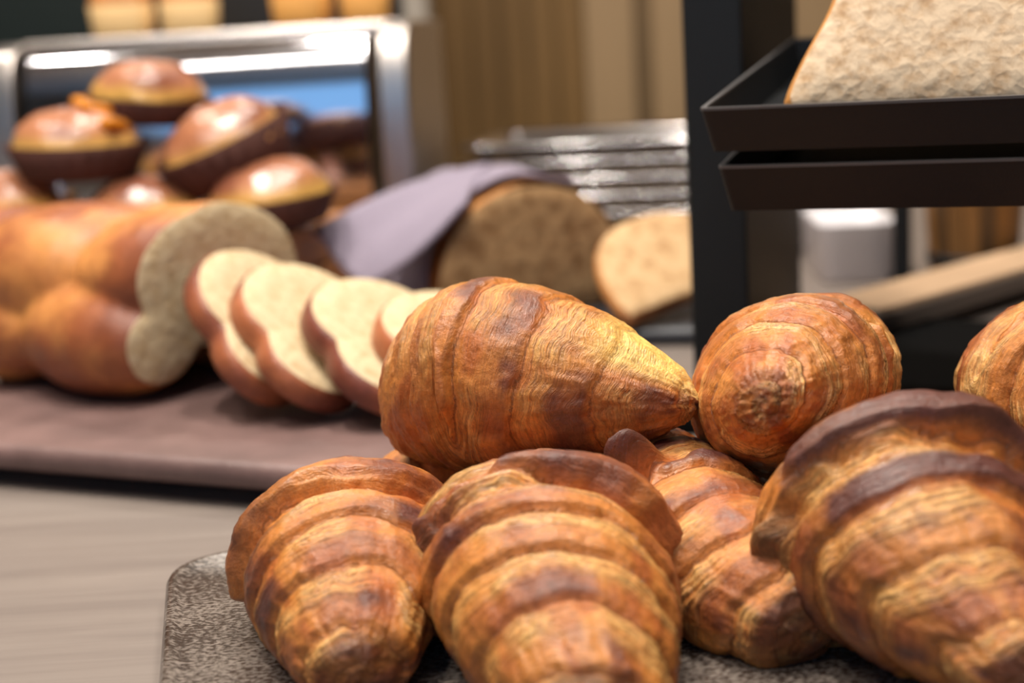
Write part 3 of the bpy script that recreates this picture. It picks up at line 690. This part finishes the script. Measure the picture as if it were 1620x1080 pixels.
mobj('crust', v, grid_faces(NS, NT), M['crust'], so, True, sour_col(v[:, 0], v[:, 1], v[:, 2], None, 4))
crumb_face('crumb', yb * .985, zb * .985 + .0008, 0.0005, so, M['crumb2'])
# napkin: a wrap that hugs the loaf and a stiff flap running off to the left
nk = empty('linen_napkin', (.020, 1.10, BZ), (0, 0, sl_rot), 'lavender grey linen napkin folded around the sourdough loaf', 'napkin')
def sheet(name, G, th, mat, parent):
    G = np.asarray(G); a_, b_ = G.shape[:2]
    o = mobj(name, G.reshape(-1, 3), grid_faces(a_, b_, False), mat, parent, True)
    md = o.modifiers.new('thickness', 'SOLIDIFY'); md.thickness = th; md.offset = 0
    return o
rows = []
yw, zw = arch(.086, .104, 40)
yw, zw = yw[:27], zw[:27]        # left side up over the top
for i in range(24):
    fx = i / 23; x = -.18 + .165 * fx; k = .72 + .28 * math.sqrt(1 - (1 - min(fx / .6, 1)) ** 2)
    w_ = .0015 * np.sin(np.arange(27) * .8 + i * .25)
    rows.append(np.column_stack([np.full(27, x) , yw * k + w_, zw * (k * .4 + .6) + w_ + .001]))
NAPKIN_WRAP = rows
sheet('wrap', rows, .003, M['napkin'], nk)
# flap in world coordinates -> napkin frame
inv = (Matrix.Translation((.020, 1.10, BZ)) @ Matrix.Rotation(sl_rot, 4, 'Z')).inverted()
pA, pB, pC, pD = Vector((-.146, 1.10, .086)), Vector((-.108, 1.06, .044)), Vector((-.030, 1.065, .104)), Vector((-.010, 1.17, .122))
rows = []
for i in range(22):
    s_ = i / 21; r_ = []
    for j in range(16):
        t_ = j / 15
        e0 = pA.lerp(pD, s_); e1 = pB.lerp(pC, s_); q_ = e0.lerp(e1, t_)
        q_ = q_ + Vector((0, 0, .010 * math.sin(PI * s_) * .6 - .012 * math.sin(PI * s_) * (t_ ** 2) + .0015 * math.sin(t_ * 9 + s_ * 3)))
        r_.append(inv @ q_)
    rows.append(r_)
rows = [[tuple(q_) for q_ in r_] for r_ in rows]
sheet('flap', rows, .004, M['napkin'], nk)
# slice of the sourdough leaning beside it, and a heel of it in front
ya, za = arch(.068, .088, 50); yo = np.concatenate([ya, np.linspace(ya[-1], ya[0], 14)[1:-1]]); zo = np.concatenate([za, np.zeros(12)])
mw = Matrix.Translation((.141, 1.045, BZ + .017)) @ Matrix.Rotation(R(-75), 4, 'Z') @ Matrix.Rotation(R(-56), 4, 'Y') @ Matrix.Rotation(R(18), 4, 'X')
slice_obj('sourdough_slice', (yo, zo), .012, mw, 'pale slice of sourdough lying beside the wrapped loaf', 'sourdough slices', 7, (M['crust'], M['crumb4']), crustcol=sour_col)
mw = Matrix.Translation((-.098, 1.058, BZ + .007)) @ Matrix.Rotation(R(-95), 4, 'Z') @ Matrix.Rotation(R(-72), 4, 'Y') @ Matrix.Scale(.42, 4)
slice_obj('sourdough_slice', (yo, zo), .022, mw, 'small heel of sourdough lying under the napkin flap', 'sourdough slices', 9, (M['crust'], M['crumb4']), crustcol=sour_col)

# ------------------------------------------------------------------ black display rack
RY = R(-20)
UR = .215
rk = empty('display_rack', (0, 0, 0), (0, 0, RY), 'black steel display rack standing behind the croissants', 'rack')
bobj('base_plate', box(-.187, UR + .034, .765, 1.04, .0, .010, .002), M['blackbase'], rk)
for u0 in (-.187, UR):
    bobj('side_panel', box(u0, u0 + .034, .825, 1.03, .010, .48, .0018), M['black'], rk)
bobj('cross_bar', box(-.153, UR, .985, .999, .43, .46, .002), M['black'], rk)
ZT = .187; TILT = R(5)
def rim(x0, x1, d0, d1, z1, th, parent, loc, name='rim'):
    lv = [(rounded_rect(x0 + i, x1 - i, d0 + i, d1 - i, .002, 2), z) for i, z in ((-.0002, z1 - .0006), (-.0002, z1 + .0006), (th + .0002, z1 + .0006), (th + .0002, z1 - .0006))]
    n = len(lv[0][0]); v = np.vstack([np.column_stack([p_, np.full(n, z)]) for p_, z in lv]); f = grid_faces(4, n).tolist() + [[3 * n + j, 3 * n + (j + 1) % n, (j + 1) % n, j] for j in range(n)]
    o = mobj(name, v, f, M['wornhighlight'], parent, False); o.location = loc; o.rotation_euler = (TILT, 0, 0); return o
def tapered(name, x0, x1, d0, d1, z0, z1, ins, th, mat, parent, floor_=True):
    """open tray with walls that lean inward towards the bottom"""
    o_ = lambda i, z: (rounded_rect(x0 + i, x1 - i, d0 + i, d1 - i, .002, 2), z)
    lv = [o_(ins, z0), o_(0, z1), o_(th, z1), o_(ins + th * .8, z0 + th)]
    v, f = ring_stack(lv)
    return mobj(name, v, f, mat, parent, False)
shelf = tapered('shelf', 0.006, UR + .136 - .022, .004, .30, -.047, -.0265, .004, .0022, M['black'], rk)
shelf.location = (-.136, .631, ZT); shelf.rotation_euler = (TILT, 0, 0)
for u0 in (-.1545, UR - .0185):
    o = bobj('bracket', box(u0, u0 + .018, .20, .30, -.045, -.028, .001), M['black'], rk, loc=(0, .631, ZT), rot=(TILT, 0, 0))
tr = empty('bread_tray', (0, 0, 0), (0, 0, RY), 'shallow black metal tray on the rack shelf', 'tray')
q = tapered('pan', 0, UR + .136 - .018, 0, .27, -.0195, 0, .004, .0016, M['black'], tr)
q.location = (-.136, .631, ZT); q.rotation_euler = (TILT, 0, 0)
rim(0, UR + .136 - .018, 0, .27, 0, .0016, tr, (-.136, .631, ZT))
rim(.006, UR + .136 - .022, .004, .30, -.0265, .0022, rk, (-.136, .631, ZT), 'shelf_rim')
# big pale bread standing in the tray
def bread_block():
    U = Vector((math.cos(RY), math.sin(RY), 0)); D = Vector((-math.sin(RY), math.cos(RY), 0))
    pos = U * (-.136) + D * .631 + Vector((0, 0, ZT))
    out = [(.0, .0), (.004, .012), (.010, .026), (.019, .043), (.024, .058), (.027, .080), (.030, .105), (.045, .128), (.08, .138), (.13, .140), (.18, .132), (.20, .110), (.203, .06), (.205, .0)]
    # resample
    P_ = np.array(out); P_ = np.vstack([P_, P_[:1]]); d_ = np.r_[0, np.cumsum(np.hypot(*np.diff(P_, axis=0).T))]
    tt = np.linspace(0, d_[-1], 121)[:-1]; yy = np.interp(tt, d_, P_[:, 0]); zz = np.interp(tt, d_, P_[:, 1])
    for _ in range(2):
        yy = (np.roll(yy, 1) + 2 * yy + np.roll(yy, -1)) / 4; zz = (np.roll(zz, 1) + 2 * zz + np.roll(zz, -1)) / 4
    rot = Matrix.Rotation(RY + R(-90), 4, 'Z') @ Matrix.Rotation(R(-22), 4, 'Y')
    # slice_obj plane is local y (right), z (up); local X is the face normal (towards the viewer)
    mw = Matrix.Translation(pos + U * .031 + D * .030 + Vector((0, 0, -.0085))) @ rot
    pc = lambda x, y, z, nx, s_: lin((214, 150, 84)) * (.8 + .4 * vn(x * 60, y * 60, z * 60, s_))[..., None]
    slice_obj('bread_slice', (yy, zz), .03, mw, 'thick pale porous bread slice standing in the black rack tray', None, 5, (M['crust'], M['crumb3']), crustcol=pc)
bread_block()

# pale board beside the rack with bucket and dish
pb = empty('pale_wooden_board', (.248, .955, .0102), (0, 0, R(41)), 'pale wooden board with grey edge right of the rack', 'board')
bobj('board_top', box(.003, .42, .003, .057, .0135, .0175, .001), M['palewood'], pb)
bobj('board_rim', box(0, .423, 0, .060, .0, .014, .002), M['boardedge'], pb)
bu = empty('wooden_bucket', (.398, 1.225, 0), (0, 0, 0), 'small wooden bucket of staves standing behind the pale board', 'bucket')
ns = 18
for k in range(ns):
    a0, a1 = 2 * PI * k / ns, 2 * PI * (k + .94) / ns; vv = []
    for z, rr in ((0, .036), (.095, .042)):
        for r2 in (rr, rr - .005):
            for a in (a0, a1): vv.append((r2 * math.cos(a), r2 * math.sin(a), z))
    mobj('stave', vv, [[0, 1, 5, 4], [2, 6, 7, 3], [0, 2, 3, 1], [4, 5, 7, 6], [0, 4, 6, 2], [1, 3, 7, 5]], simple('stave_wood_%d' % k, (118 + 30 * math.sin(k * 2.3), 82 + 20 * math.sin(k * 2.3), 42 + 8 * math.sin(k * 2.3)), rough=.6, var=.15, vscale=30, stretch=(5, 5, 1)), bu, False)
v, f = lathe([(.001, .003), (.034, .003)], 30); mobj('bottom', v, f, M['crate'], bu)
v, f = lathe([(.0365, .012), (.0385, .012), (.0390, .020), (.0370, .020)], 40); mobj('hoop', v, f, M['black'], bu)
ds = empty('white_dish', (.302, 1.27, 0), (0, 0, R(-4)), 'white square porcelain dish behind the rack', 'dish')
lv = [(rounded_rect(-.034 - i, .034 + i, -.06 - i, .06 + i, .012, 6), z) for i, z in ((-.004, 0), (-.002, .002), (0, .048), (.001, .050), (-.003, .050), (-.008, .006), (-.03, .005))]
v, f = ring_stack(lv); mobj('bowl', v, f, M['white'], ds)
hb = empty('menu_holder', (.326, 1.185, 0), (0, 0, R(-20)), 'narrow black upright holder between white dish and wooden bucket', 'holder')
bobj('foot', box(-.012, .012, -.02, .02, 0, .005, .001), M['black'], hb)
bobj('upright', box(-.007, .007, -.006, .006, .005, .085, .001), M['black'], hb)
